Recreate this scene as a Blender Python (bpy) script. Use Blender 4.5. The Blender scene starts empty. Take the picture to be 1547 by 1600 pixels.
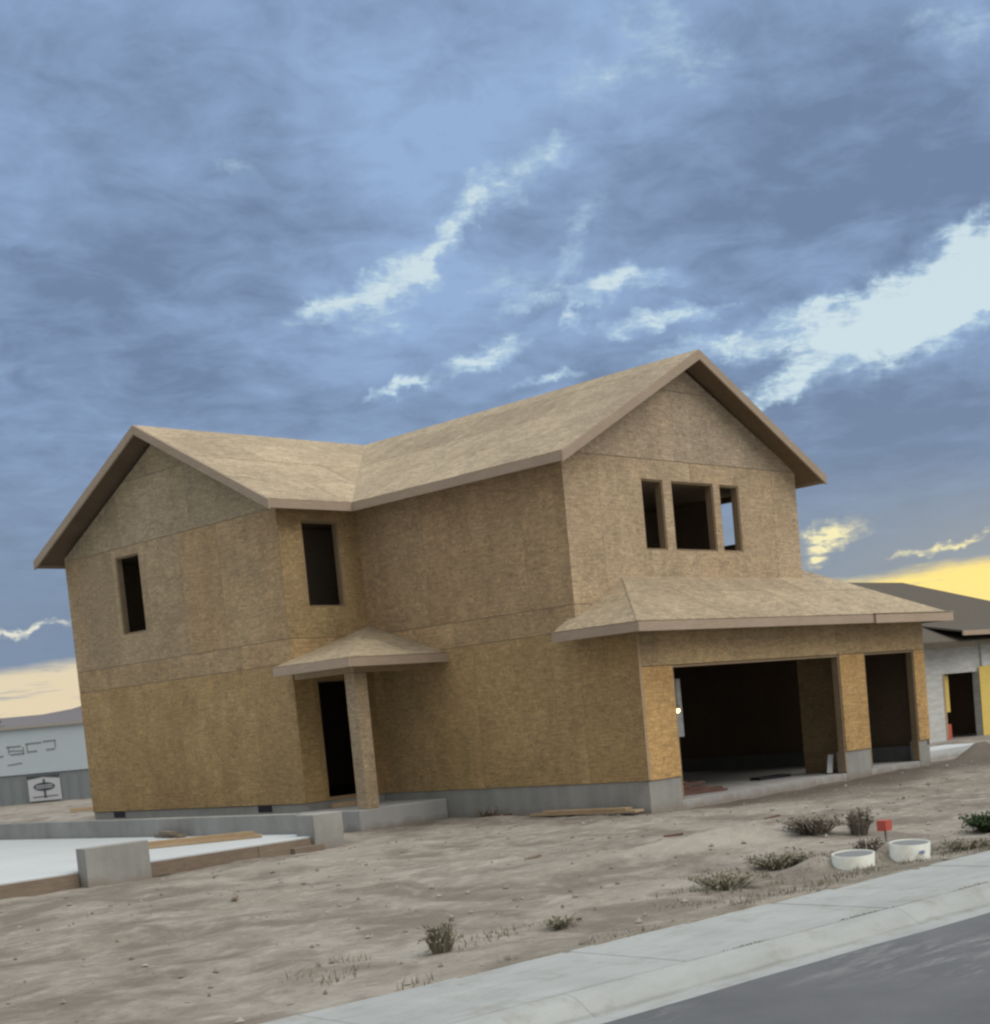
import bpy, bmesh, math, random
from mathutils import Vector, Matrix, noise
random.seed(7)
S = bpy.context.scene
COL = S.collection

# ------------------------------------------------------------------ camera
YAW, PITCH, ROLL = math.radians(47.899), math.radians(-4.22), math.radians(5.185)
fw = Vector((math.sin(YAW)*math.cos(PITCH), math.cos(YAW)*math.cos(PITCH), math.sin(PITCH)))
rt = Vector((math.cos(YAW), -math.sin(YAW), 0)); up = rt.cross(fw)
R_ = rt*math.cos(ROLL)-up*math.sin(ROLL); U_ = up*math.cos(ROLL)+rt*math.sin(ROLL)
cd = bpy.data.cameras.new('camera'); cam = bpy.data.objects.new('camera', cd); COL.objects.link(cam)
m = Matrix((R_, U_, -fw)).transposed().to_4x4(); m.translation = Vector((-18.267, -15.603, 1.217)); cam.matrix_world = m
cd.sensor_fit = 'HORIZONTAL'; cd.sensor_width = 36; cd.lens = 2374.242/1547*36
cd.shift_x = (773.5-953.262)/1547; cd.shift_y = (1280.969-800)/1547
cd.clip_start = 0.1; cd.clip_end = 8000
S.camera = cam

# ------------------------------------------------------------------ colour management
S.view_settings.view_transform = 'Standard'; S.view_settings.look = 'None'
S.view_settings.exposure = 0.2; S.view_settings.gamma = 1; S.view_settings.use_curve_mapping = False
try: S.cycles.pixel_filter_type = 'BLACKMAN_HARRIS'; S.cycles.filter_width = 2.5
except Exception: pass

# ------------------------------------------------------------------ sky
SUN_EL, SUN_AZ = math.radians(48), math.radians(158)      # azimuth clockwise from +Y
W = bpy.data.worlds.new('World'); S.world = W; W.use_nodes = True
nt = W.node_tree; nt.nodes.clear()
class NB:
    """tiny node-graph helper"""
    def __init__(s, nt): s.nt = nt
    def n(s, t, **k):
        o = s.nt.nodes.new(t)
        for a, b in k.items(): setattr(o, a, b)
        return o
    def put(s, sock, v):
        if hasattr(v, 'is_linked'): s.nt.links.new(v, sock)
        else: sock.default_value = v
    def m(s, op, a, b=0.0, c=None, clamp=False):
        o = s.n('ShaderNodeMath', operation=op, use_clamp=clamp); s.put(o.inputs[0], a); s.put(o.inputs[1], b)
        if c is not None: s.put(o.inputs[2], c)
        return o.outputs[0]
    def v(s, op, a, b=(0, 0, 0), out=0):
        o = s.n('ShaderNodeVectorMath', operation=op); s.put(o.inputs[0], a); s.put(o.inputs[1], b)
        return o.outputs[out]
    def noise(s, vec, scale, detail=4, rough=.55, dist=0, col=False):
        o = s.n('ShaderNodeTexNoise'); s.put(o.inputs['Vector'], vec); o.inputs['Scale'].default_value = scale
        o.inputs['Detail'].default_value = detail; o.inputs['Roughness'].default_value = rough; o.inputs['Distortion'].default_value = dist
        return o.outputs['Color' if col else 'Fac']
    def rng(s, x, a, b, c=0.0, d=1.0, smooth=False):
        o = s.n('ShaderNodeMapRange'); o.interpolation_type = 'SMOOTHSTEP' if smooth else 'LINEAR'; o.clamp = True
        s.put(o.inputs['Value'], x)
        for i, q in zip(('From Min', 'From Max', 'To Min', 'To Max'), (a, b, c, d)): s.put(o.inputs[i], q)
        return o.outputs['Result']
    def mix(s, f, a, b, mode='MIX'):
        o = s.n('ShaderNodeMix', data_type='RGBA', blend_type=mode); s.put(o.inputs[0], f)
        for k, q in ((6, a), (7, b)):
            if isinstance(q, tuple) and len(q) == 3: q = (*q, 1)
            s.put(o.inputs[k], q)
        return o.outputs[2]
    def map(s, vec, loc=(0, 0, 0), rot=(0, 0, 0), scale=(1, 1, 1), kind='POINT'):
        o = s.n('ShaderNodeMapping', vector_type=kind); s.put(o.inputs[0], vec)
        o.inputs[1].default_value = loc; o.inputs[2].default_value = rot; o.inputs[3].default_value = scale
        return o.outputs[0]
b = NB(nt)
D = b.n('ShaderNodeTexCoord').outputs['Generated']
D = b.v('NORMALIZE', D)
sp = b.n('ShaderNodeSeparateXYZ'); b.put(sp.inputs[0], D)
ax = b.v('DOT_PRODUCT', D, (math.cos(YAW), -math.sin(YAW), 0), 1)
ay = b.v('DOT_PRODUCT', D, (math.sin(YAW), math.cos(YAW), 0), 1)
az = b.m('MULTIPLY', b.m('ARCTAN2', ax, ay), 180/math.pi)
el = b.m('MULTIPLY', b.m('ARCSINE', sp.outputs[2]), 180/math.pi)
# cloud layer: direction projected on a flat deck, so clouds shrink towards the horizon
den = b.m('ADD', b.m('MAXIMUM', sp.outputs[2], 0.0), 0.16)
cv = b.n('ShaderNodeCombineXYZ'); b.put(cv.inputs[0], b.m('DIVIDE', sp.outputs[0], den)); b.put(cv.inputs[1], b.m('DIVIDE', sp.outputs[1], den))
P = b.map(cv.outputs[0], rot=(0, 0, math.radians(20)))
big = b.noise(P, 1.5, 3, .5, .3)
mid = b.noise(P, 4.5, 6, .55, .3)
fine = b.noise(P, 14, 7, .62, .4)
AE = b.n('ShaderNodeCombineXYZ'); b.put(AE.inputs[0], az); b.put(AE.inputs[1], el)
w1 = b.v('SUBTRACT', b.noise(AE.outputs[0], .35, 4, .6, 0, True), (.5, .5, .5))
w2 = b.v('SUBTRACT', b.noise(AE.outputs[0], 1.5, 4, .65, 0, True), (.5, .5, .5))
wv = b.v('ADD', b.v('MULTIPLY', w1, (4.0, 2.2, 0)), b.v('MULTIPLY', w2, (1.5, 0.8, 0)))
AW = b.v('ADD', AE.outputs[0], wv)
def blobs(L, k=1.6):
    acc = None
    for (a, e, r, l, w, s) in L:
        o = b.map(AW, (a, e, 0), (0, 0, r), (l*k, w*k, 1), 'TEXTURE')
        t = b.rng(b.v('LENGTH', o, out=1), 0.0, 1.15, s, 0.0, True)
        acc = t if acc is None else b.m('ADD', acc, t)
    return acc
GAPS = [(-3.9, 17.3, .75, 2.6, .45, .5), (-1.2, 14.9, .5, 1.6, .4, .5), (.8, 16.9, .9, 1.6, .5, .35), (8.8, 13.4, .15, 2.4, .35, .6), (12.8, 11.9, .3, 2.6, .7, .5), (-11.5, 19.8, -.6, 1.2, .4, .3), (6.2, 10.9, .1, 1.4, .25, .5), (-8.01, 14.96, 0.331, 1.82, 0.581, 0.8), (-5.51, 16.05, 0.527, 2.02, 0.726, 0.75), (-6.36, 12.21, 0.164, 1.32, 0.218, 0.9), (-3.14, 13.11, 0.183, 1.72, 0.387, 0.9), (-0.86, 11.97, 0.032, 1.14, 0.169, 0.6), (-6.63, 14.3, 0.17, 1.1, 0.339, 0.4), (0.31, 14.19, -1.431, 0.66, 0.387, 0.7), (2.11, 15.01, -0.004, 1.97, 0.339, 0.8), (3.65, 13.86, 0.036, 2.56, 0.315, 0.8), (6.65, 12.62, -0.002, 3.23, 0.436, 0.75), (7.84, 11.34, 0.139, 1.71, 0.387, 0.7), (10.49, 12.5, 0.299, 2.54, 1.089, 0.9), (14.07, 13.42, 0.154, 3.1, 1.2, .8), (15.55, 15.1, 0.045, 1.84, 0.726, 0.6), (-2.08, 18.56, 0.306, 1.69, 0.726, 0.45), (0.14, 19.48, 0.103, 1.05, 0.532, 0.5), (2.14, 21.75, 0.467, 1.54, .8, 0.35), (4.91, 22.54, -0.697, 2.12, 1.1, 0.4), (14.71, 21.64, 0.014, 1.58, 0.726, 0.4), (-2.04, 15.51, 0.106, 1.41, 0.532, 0.3), (13.5, 13.0, .2, 3.2, 1.1, .8), (16.5, 14.2, .2, 3, 1.2, .9)]
SOFT = [(-5.01, 20.55, -0.315, 2.76, 2.178, 0.6), (-8.34, 21.56, -0.499, 2.29, 1.452, 0.35), (-15.75, 22.51, -0.621, 2.75, 1.452, 0.3), (3.5, 22.5, -0.4, 4, 2.2, .5), (12.5, 11.8, .3, 6, 1.8, .35), (-6, 15.5, .45, 4, 1.6, .25)]
DARK = [(9.49, 18.44, -0.098, 6.25, 3.6, 0.8), (11.66, 9.25, 0.138, 3.47, 2.178, 0.7), (-14.76, 16.53, -0.075, 4.88, 2.662, 0.35), (-14.07, 12.11, 0.073, 4.93, 1.452, 0.15)]
WARM = [(8.99, 5.24, 0.314, 1.33, 0.484, 1.0), (13.23, 4.89, 0.173, 1.94, 0.169, 0.8), (8.39, 5.07, 2.584, 0.66, 0.339, 0.7), (-20.35, 4.27, 0.023, 1.65, 0.169, 1.1)]
gaps = b.m('MULTIPLY', blobs(GAPS, 1.45), 1.25); soft = blobs(SOFT, 1.7); dark = blobs(DARK, 1.7); warm = blobs(WARM, 1.3)
# body of the cloud
body = b.m('ADD', b.m('MULTIPLY', big, .55), b.m('MULTIPLY', mid, .45))
body = b.m('ADD', body, b.m('MULTIPLY', b.m('SUBTRACT', b.noise(P, 8, 6, .62, .8), .5), .42))
body = b.rng(body, .33, .69, 0, 1)
body = b.m('ADD', body, b.m('MULTIPLY', soft, .75))
body = b.m('SUBTRACT', body, b.m('MULTIPLY', dark, .6))
body = b.m('ADD', body, b.m('MULTIPLY', b.m('SUBTRACT', fine, .5), .62))
body = b.m('ADD', body, b.m('MULTIPLY', gaps, .42), clamp=True)
cloud = b.mix(body, (.142, .203, .322), (.262, .378, .580))
# lower in the sky the deck turns greyer
cloud = b.mix(b.rng(el, 3.5, 14, .9, 0, True), cloud, (.180, .238, .325))
fr = b.noise(P, 20, 7, .66, .5)
rg = b.m('ADD', b.m('MULTIPLY', b.m('SUBTRACT', fr, .5), 2.1), b.m('MULTIPLY', b.m('SUBTRACT', b.noise(b.map(AE.outputs[0], rot=(0, 0, .25), scale=(.45, 1.5, 1)), 1.3, 5, .62), .5), 1.6))
gm = b.m('MULTIPLY', b.rng(b.m('ADD', gaps, b.m('MULTIPLY', rg, b.rng(gaps, 0, .6, .6, 1.15))), .0, 1.35, 0, 1, True), b.rng(gaps, .0, .30, 0, 1, True))
sky = b.n('ShaderNodeTexSky'); sky.sky_type = 'NISHITA'; sky.sun_disc = False
sky.sun_elevation = SUN_EL; sky.sun_rotation = SUN_AZ; sky.air_density = 1; sky.dust_density = 2
nish = b.mix(.25, b.mix(b.rng(gm, .5, 1), (.46, .62, .72), (.64, .76, .78)), b.mix(1.0, sky.outputs[0], (.1, .1, .1), 'MULTIPLY'))
cloud = b.mix(b.m('MULTIPLY', b.rng(el, 3.8, 8.5, .55, 0, True), b.rng(b.m('ABSOLUTE', b.m('SUBTRACT', az, 30.0)), 8, 34, 1, 0, True)), cloud, (.40, .385, .33))
col = b.mix(gm, cloud, nish)
# clear band under the edge of the deck, glowing where the sun goes down
edge = b.m('ADD', b.m('ADD', 3.75, b.m('MULTIPLY', az, .022)), b.m('MULTIPLY', b.m('SUBTRACT', b.noise(b.map(AE.outputs[0], scale=(.25, 1, 1)), 1.0, 5, .6), .5), .9))
band = b.rng(b.m('SUBTRACT', edge, el), -.18, .38, 0, 1, True)
wisp = b.rng(b.noise(b.map(AE.outputs[0], scale=(.35, 3.4, 1)), .9, 4, .6), .58, .72, 0, .6)
band = b.m('MULTIPLY', band, b.m('SUBTRACT', 1.0, wisp))
adist = b.m('ABSOLUTE', b.m('SUBTRACT', az, 30.0))
glow = b.mix(b.rng(adist, 17, 48, 0, 1, True), (.92, .72, .24), (.66, .57, .40))
glow = b.mix(b.rng(adist, 60, 130, 0, 1, True), glow, (.34, .40, .50))
glow = b.mix(b.rng(el, 0, 3.5, .22, 0), glow, (.80, .60, .38))
col = b.mix(b.m('MULTIPLY', warm, b.rng(fine, .40, .56, .2, 1.3), clamp=True), col, b.mix(b.rng(adist, 17, 48, 0, 1), (.84, .76, .42), (.66, .66, .58)))
col = b.mix(band, col, glow)
# an overcast deck is brighter overhead
# and more neutral away from the clear blue-lit side, as the light on the ground shows
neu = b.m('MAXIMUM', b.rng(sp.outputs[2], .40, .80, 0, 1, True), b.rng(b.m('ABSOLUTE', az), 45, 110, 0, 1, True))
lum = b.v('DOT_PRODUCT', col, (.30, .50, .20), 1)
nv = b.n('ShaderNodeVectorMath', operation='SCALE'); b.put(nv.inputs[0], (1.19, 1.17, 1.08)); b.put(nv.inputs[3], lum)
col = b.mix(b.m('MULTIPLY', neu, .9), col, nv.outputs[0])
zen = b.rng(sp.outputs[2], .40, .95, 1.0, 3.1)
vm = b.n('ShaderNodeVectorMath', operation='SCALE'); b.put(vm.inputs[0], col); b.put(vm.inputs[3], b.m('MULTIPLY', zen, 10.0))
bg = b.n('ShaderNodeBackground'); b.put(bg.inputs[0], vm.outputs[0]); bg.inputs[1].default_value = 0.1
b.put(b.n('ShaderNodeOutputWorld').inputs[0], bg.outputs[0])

# ------------------------------------------------------------------ sun behind the clouds
sd = bpy.data.lights.new('sun', 'SUN'); sun = bpy.data.objects.new('sun', sd); COL.objects.link(sun)
sd.energy = 1.5; sd.angle = math.radians(60); sd.color = (1, .90, .76)
sv = Vector((math.sin(SUN_AZ)*math.cos(SUN_EL), math.cos(SUN_AZ)*math.cos(SUN_EL), math.sin(SUN_EL)))
sun.rotation_euler = sv.to_track_quat('Z', 'Y').to_euler()

# ------------------------------------------------------------------ materials
def mat(name, base, rough=.85, spec=.25, build=None):
    m = bpy.data.materials.new(name); m.use_nodes = True; t = m.node_tree; n = NB(t)
    p = t.nodes['Principled BSDF']; p.inputs['Roughness'].default_value = rough
    p.inputs['Specular IOR Level'].default_value = spec; p.inputs['Base Color'].default_value = (*base, 1)
    if build:
        c, h, d = build(n)
        if c is not None: n.put(p.inputs['Base Color'], c)
        if h is not None:
            bu = n.n('ShaderNodeBump'); bu.inputs['Strength'].default_value = d[0]; bu.inputs['Distance'].default_value = d[1]
            n.put(bu.inputs['Height'], h); n.put(p.inputs['Normal'], bu.outputs[0])
    return m
def pos(n): return n.n('ShaderNodeTexCoord').outputs['Object']
def osb(name, hi=.5):
    def bd(n):
        q = pos(n); oi = n.n('ShaderNodeObjectInfo')
        off = n.v('ADD', q, n.v('SCALE', oi.outputs['Location'], (0, 0, 0)))
        rv = n.n('ShaderNodeCombineXYZ'); n.put(rv.inputs[0], n.m('MULTIPLY', oi.outputs['Random'], 37)); n.put(rv.inputs[1], n.m('MULTIPLY', oi.outputs['Random'], 11))
        q2 = n.v('ADD', q, rv.outputs[0])
        f = n.n('ShaderNodeTexVoronoi'); n.put(f.inputs['Vector'], n.map(n.v('ADD', q2, n.v('SCALE', n.noise(q2, 9, 2, .5, 0, True), (0, 0, 0))), scale=(1, 1, 4.0))); f.inputs['Scale'].default_value = 5.5
        sepc = n.n('ShaderNodeSeparateColor'); n.put(sepc.inputs[0], f.outputs['Color'])
        strand = sepc.outputs[0]
        fl = n.noise(n.map(q2, scale=(1, 1, 5)), 8, 6, .72)
        v = n.m('ADD', n.m('MULTIPLY', strand, .45), n.m('MULTIPLY', fl, .75))
        v = n.rng(v, .3, .95, .70, 1.30)
        blot = n.rng(n.noise(q2, .9, 3, .5), .3, .7, .90, 1.10)
        v = n.m('MULTIPLY', v, blot)
        streak = n.m('MULTIPLY', n.rng(n.noise(n.map(q2, scale=(3, 3, .35)), 1.2, 3, .6), .3, .7, .94, 1.06), n.rng(n.noise(n.map(q2, scale=(.8, .8, 7)), 4.5, 5, .7), .34, .66, .80, 1.18))
        v = n.m('MULTIPLY', v, streak)
        # darker flakes
        dk = n.m('GREATER_THAN', sepc.outputs[1], .88)
        v = n.m('MULTIPLY', v, n.m('SUBTRACT', 1.0, n.m('MULTIPLY', dk, .16)))
        c = n.n('ShaderNodeVectorMath', operation='SCALE'); n.put(c.inputs[0], oi.outputs['Color']); n.put(c.inputs[3], v)
        c2 = n.mix(n.rng(strand, .6, 1, 0, .22), c.outputs[0], n.mix(1.0, c.outputs[0], (1.15, .98, .82), 'MULTIPLY'))
        return c2, v, (.35, .004)
    return mat(name, (.35, .27, .16), .8, .2, bd)
M_OSB = osb('osb')
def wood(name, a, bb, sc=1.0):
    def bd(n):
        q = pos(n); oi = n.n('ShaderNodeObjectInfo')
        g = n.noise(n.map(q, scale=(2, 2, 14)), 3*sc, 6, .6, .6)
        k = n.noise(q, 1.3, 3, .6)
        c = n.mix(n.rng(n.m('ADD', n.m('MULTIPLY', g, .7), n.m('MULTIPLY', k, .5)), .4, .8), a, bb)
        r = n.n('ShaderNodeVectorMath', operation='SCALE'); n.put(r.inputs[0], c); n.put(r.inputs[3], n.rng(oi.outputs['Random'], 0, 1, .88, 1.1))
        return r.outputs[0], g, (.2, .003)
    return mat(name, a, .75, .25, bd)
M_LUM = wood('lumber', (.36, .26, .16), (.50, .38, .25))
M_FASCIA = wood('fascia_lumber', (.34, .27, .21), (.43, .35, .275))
M_STUD = wood('stud_lumber', (.11, .08, .055), (.17, .125, .085))  # dark copy of the lumber; carries the shade of the garage interior
M_INT = wood('interior_lumber', (.34, .28, .22), (.42, .36, .28))  # light copy of the lumber; stands in for bounce light in the rooms
M_RED = wood('reddish_lumber', (.10, .06, .05), (.17, .10, .08))
M_FORM = wood('form_lumber', (.17, .13, .10), (.26, .215, .17))
M_TRIM = wood('opening_lumber', (.22, .165, .105), (.32, .245, .165))
def conc(name, a, bb, sc=1.0):
    def bd(n):
        q = pos(n); g = n.noise(q, 1.1*sc, 5, .6); k = n.noise(q, 38, 3, .6); st = n.noise(n.map(q, scale=(3, 3, .4)), 1.5, 4, .6)
        v = n.m('ADD', n.m('ADD', n.m('MULTIPLY', g, .6), n.m('MULTIPLY', k, .2)), n.m('MULTIPLY', st, .25))
        c = n.mix(n.rng(v, .36, .70), a, bb); sx = n.n('ShaderNodeSeparateXYZ'); n.put(sx.inputs[0], q)
        mud = n.m('MULTIPLY', n.rng(n.m('ADD', sx.outputs[2], n.m('MULTIPLY', n.m('SUBTRACT', n.noise(q, 3.5, 5, .65), .5), .35)), -.52, -.36, .75, 0), 1.0)
        return n.mix(mud, c, (.235, .205, .175)), k, (.25, .003)
    return mat(name, a, .9, .2, bd)
M_SHADED = conc('shaded_concrete', (.11, .115, .12), (.17, .175, .18))  # darker concrete tone with the garage interior's shade put into it
M_FDN = conc('foundation_concrete', (.23, .235, .23), (.38, .385, .375))
M_SLAB = conc('slab_concrete', (.34, .35, .36), (.46, .47, .48))
M_NSLAB = conc('fresh_concrete', (.47, .51, .54), (.55, .59, .62), .5)
M_VENT = mat('vent_metal', (.025, .025, .035), .6)
def sw(n):
    q = pos(n); g = n.noise(q, .8, 5, .62); k = n.noise(q, 60, 3, .6); h = n.noise(n.map(q, scale=(.7, 3, 1)), 2.3, 5, .65)
    c = n.mix(n.rng(n.m('ADD', n.m('MULTIPLY', g, .7), n.m('MULTIPLY', h, .4)), .38, .72), (.31, .335, .34), (.42, .45, .455))
    c = n.mix(n.rng(n.noise(q, 3.3, 6, .7), .52, .68, 0, .55), c, (.26, .245, .215))
    c = n.mix(n.rng(k, .3, .7, .10, 0), c, (.2, .2, .2))
    return c, k, (.3, .003)
M_WALK = mat('sidewalk_concrete', (.45, .46, .45), .9, .2, sw)
def asph(n):
    q = pos(n); g = n.noise(q, 1.0, 5, .6); k = n.noise(q, 120, 3, .7)
    c = n.mix(n.rng(g, .3, .7), (.115, .122, .135), (.160, .168, .182))
    sc = n.m('MULTIPLY', n.rng(n.noise(n.map(q, rot=(0, 0, .1), scale=(.5, 2.2, 1)), 2.6, 8, .75), .50, .66, 0, .8), n.rng(n.noise(q, .4, 2, .5), .42, .56))
    c = n.mix(sc, c, (.30, .31, .32))
    c = n.mix(n.rng(k, .35, .65, .3, 0), c, (.05, .055, .06))
    return c, k, (.5, .005)
def kerbm(n):
    c, k, d = sw(n); q = pos(n)
    dn_ = n.m('SUBTRACT', n.v('DOT_PRODUCT', q, tuple(SNV), 1), SNC)
    w_ = n.m('MULTIPLY', n.m('SUBTRACT', n.noise(q, 3, 4, .6), .5), .05)
    dd = n.m('ADD', dn_, w_)
    for c0, wd, st in ((1.172, .03, .85), (1.43, .035, .45)):
        c = n.mix(n.m('MULTIPLY', n.rng(n.m('ABSOLUTE', n.m('SUBTRACT', dd, c0)), 0, wd, st, 0), n.rng(n.noise(q, 2.2, 4, .6), .35, .6, .35, 1)), c, (.13, .12, .10))
    return c, k, d
_a = -math.atan(.08); SNV = (math.sin(_a), -math.cos(_a), 0); SNC = SNV[0]*-10+SNV[1]*-8.30
M_KERB = mat('kerb_concrete', (.45, .46, .45), .9, .2, kerbm)
M_ASPH = mat('asphalt', (.1, .1, .11), .9, .25, asph)
def dn_0(n, q): return n.m('SUBTRACT', n.v('DOT_PRODUCT', q, tuple(SNV), 1), SNC)
def dirt(n):
    q = pos(n); g = n.noise(q, .35, 5, .6, .4); qr = n.map(q, rot=(0, 0, -.75), scale=(1, 1.6, 1)); h = n.noise(qr, 1.4, 7, .68, .3); h2 = n.noise(qr, 5.5, 5, .65, .3)
    k = n.noise(q, 22, 5, .7); f = n.noise(q, 90, 3, .7)
    sx = n.n('ShaderNodeSeparateXYZ'); n.put(sx.inputs[0], q)
    c = n.mix(n.rng(g, .35, .65), (.262, .238, .208), (.335, .312, .276))
    c = n.mix(n.rng(h, .50, .70, 0, .8), c, (.43, .41, .37))
    c = n.mix(n.rng(h2, .52, .66, 0, .5), c, (.46, .44, .40))
    c = n.mix(n.rng(h, .30, .45, .45, 0), c, (.215, .188, .158))
    c = n.mix(n.rng(h2, .34, .47, .45, 0), c, (.205, .178, .150))
    pz = n.noise(q, .9, 6, .65, .5)
    c = n.mix(n.rng(pz, .48, .60, 0, .75), c, (.175, .154, .132))
    c = n.mix(n.rng(pz, .30, .42, .5, 0), c, (.42, .40, .36))
    c = n.mix(n.m('MULTIPLY', n.rng(sx.outputs[2], -.475, -.44, 0, .45), n.rng(dn_0(n, q), -1.0, -1.6)), c, (.44, .42, .375))
    # weedy olive tint along the street edge
    dn_ = n.m('SUBTRACT', n.v('DOT_PRODUCT', q, tuple(SNV), 1), SNC)
    wd = n.m('MULTIPLY', n.rng(dn_, -2.2, -.2, 0, 1, True), n.m('MULTIPLY', n.rng(n.noise(q, 1.1, 5, .65), .44, .60), n.rng(sx.outputs[0], -12, -9)))
    c = n.mix(n.m('MULTIPLY', wd, .6), c, (.155, .150, .115))
    # churned damp soil in front of the garage slab
    yy = n.m('ADD', sx.outputs[1], n.m('MULTIPLY', n.m('SUBTRACT', n.noise(q, .8, 5, .6), .5), 1.6))
    dp = n.m('MULTIPLY', n.m('MULTIPLY', n.rng(yy, -3.0, -1.0, 0, 1, True), n.rng(yy, .1, .5, 1, 0)), n.m('MULTIPLY', n.rng(sx.outputs[0], .2, 1.5), n.rng(sx.outputs[0], 11, 14, 1, 0)))
    c = n.mix(n.m('MULTIPLY', dp, .85), c, (.115, .100, .085))
    c = n.mix(n.rng(k, .60, .72, 0, .45), c, (.50, .47, .43))
    c = n.mix(n.rng(f, .3, .55, .3, 0), c, (.13, .11, .09))
    hh = n.m('ADD', n.m('ADD', n.m('MULTIPLY', h, .3), n.m('MULTIPLY', h2, .15)), n.m('ADD', n.m('MULTIPLY', k, .35), n.m('MULTIPLY', f, .15)))
    return c, hh, (.75, .05)
M_DIRT = mat('dirt', (.3, .26, .22), .95, .1, dirt)
def stone(n):
    oi = n.n('ShaderNodeNewGeometry').outputs['Random Per Island']
    return n.mix(oi, (.20, .175, .15), (.38, .36, .325)), None, None
M_STONE = mat('stone', (.3, .28, .26), .9, .2, stone)
def leafm(name, a, bb):
    def bd(n):
        oi = n.n('ShaderNodeNewGeometry').outputs['Random Per Island']
        return n.mix(oi, a, bb), None, None
    return mat(name, a, .75, .2, bd)
M_DRY = leafm('dry_shrub', (.16, .145, .12), (.27, .245, .205))
M_WEED = leafm('weed_green', (.17, .165, .12), (.28, .26, .20))
M_GREEN = leafm('dark_green_leaf', (.035, .06, .03), (.07, .10, .05))
M_WHITE = mat('white_plastic', (.60, .63, .58), .5, .4, lambda n: (n.mix(n.rng(n.noise(pos(n), 9, 4, .6), .45, .65, 0, .6), (.66, .69, .66), (.50, .49, .42)), None, None))
M_GREY = mat('grey_plastic', (.20, .21, .22), .6)
M_REDP = mat('red_plastic', (.50, .10, .075), .5, .4)
M_BLUE = mat('blue_mark', (.30, .36, .55), .6)
M_PALE = mat('pale_wrap', (.60, .63, .66), .6)
M_HILL = mat('hill_scrub', (.15, .14, .17), 1, .05, lambda n: (n.mix(n.noise(pos(n), .01, 5, .6), (.17, .165, .18), (.20, .19, .20)), None, None))

# ------------------------------------------------------------------ mesh helpers
class MB:
    def __init__(s): s.v = []; s.f = []
    def poly_prism(s, pts, off):
        """closed polygon (list of Vectors) extruded by vector off"""
        n = len(pts); o = len(s.v); off = Vector(off)
        s.v += [Vector(p) for p in pts]+[Vector(p)+off for p in pts]
        s.f.append(tuple(range(o+n-1, o-1, -1))); s.f.append(tuple(range(o+n, o+2*n)))
        for i in range(n): j = (i+1) % n; s.f.append((o+i, o+j, o+n+j, o+n+i))
        return s
    def box(s, a, c):
        x0, y0, z0 = [min(p, q) for p, q in zip(a, c)]; x1, y1, z1 = [max(p, q) for p, q in zip(a, c)]
        return s.poly_prism([(x0, y0, z0), (x1, y0, z0), (x1, y1, z0), (x0, y1, z0)], (0, 0, z1-z0))
    def beam(s, p0, p1, w, h, side=None):
        p0 = Vector(p0); p1 = Vector(p1); d = (p1-p0).normalized()
        sd_ = Vector(side).normalized() if side else d.cross(Vector((0, 0, 1))).normalized()
        u = sd_.cross(d).normalized()
        q = [p0-sd_*w/2-u*h/2, p0+sd_*w/2-u*h/2, p0+sd_*w/2+u*h/2, p0-sd_*w/2+u*h/2]
        return s.poly_prism(q, p1-p0)
    def tube(s, p0, p1, r0, r1, n=8):
        p0 = Vector(p0); p1 = Vector(p1); d = (p1-p0).normalized(); a = d.orthogonal().normalized(); c = d.cross(a); o = len(s.v)
        for p, r in ((p0, r0), (p1, r1)):
            for i in range(n): t = 2*math.pi*i/n; s.v.append(p+(a*math.cos(t)+c*math.sin(t))*r)
        for i in range(n): j = (i+1) % n; s.f.append((o+i, o+j, o+n+j, o+n+i))
        s.f.append(tuple(range(o+n-1, o-1, -1))); s.f.append(tuple(range(o+n, o+2*n))); return s
    def build(s, name, material, parent=None, color=None, smooth=False):
        me = bpy.data.meshes.new(name); me.from_pydata([tuple(p) for p in s.v], [], s.f)
        bm = bmesh.new(); bm.from_mesh(me); bmesh.ops.recalc_face_normals(bm, faces=bm.faces); bm.to_mesh(me); bm.free()
        me.materials.append(material)
        if smooth:
            for p in me.polygons: p.use_smooth = True
        o = bpy.data.objects.new(name, me); COL.objects.link(o)
        if parent: o.parent = parent
        if color: o.color = (*color, 1)
        return o
def tag(o, label=None, cat=None, group=None, kind=None):
    if label: o['label'] = label
    if cat: o['category'] = cat
    if group: o['group'] = group
    if kind: o['kind'] = kind
    return o
def empty(name, loc=(0, 0, 0), **k):
    o = bpy.data.objects.new(name, None); COL.objects.link(o); o.location = loc; o.empty_display_size = .2
    bpy.context.view_layer.update() if False else None
    return tag(o, **k)
def clip(poly, a, c):
    """keep the part of poly with a.p <= c"""
    out = []
    for i in range(len(poly)):
        p, q = poly[i], poly[(i+1) % len(poly)]
        dp = a[0]*p[0]+a[1]*p[1]-c; dq = a[0]*q[0]+a[1]*q[1]-c
        if dp <= 0: out.append(p)
        if (dp < 0 < dq) or (dq < 0 < dp):
            t = dp/(dp-dq); out.append((p[0]+(q[0]-p[0])*t, p[1]+(q[1]-p[1])*t))
    return out
def area(p): return abs(sum(p[i][0]*p[(i+1) % len(p)][1]-p[(i+1) % len(p)][0]*p[i][1] for i in range(len(p))))/2 if len(p) > 2 else 0
def rectclip(poly, r):
    for a, c in (((-1, 0), -r[0]), ((1, 0), r[2]), ((0, -1), -r[1]), ((0, 1), r[3])):
        poly = clip(poly, a, c)
        if len(poly) < 3: return []
    return poly
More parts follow.
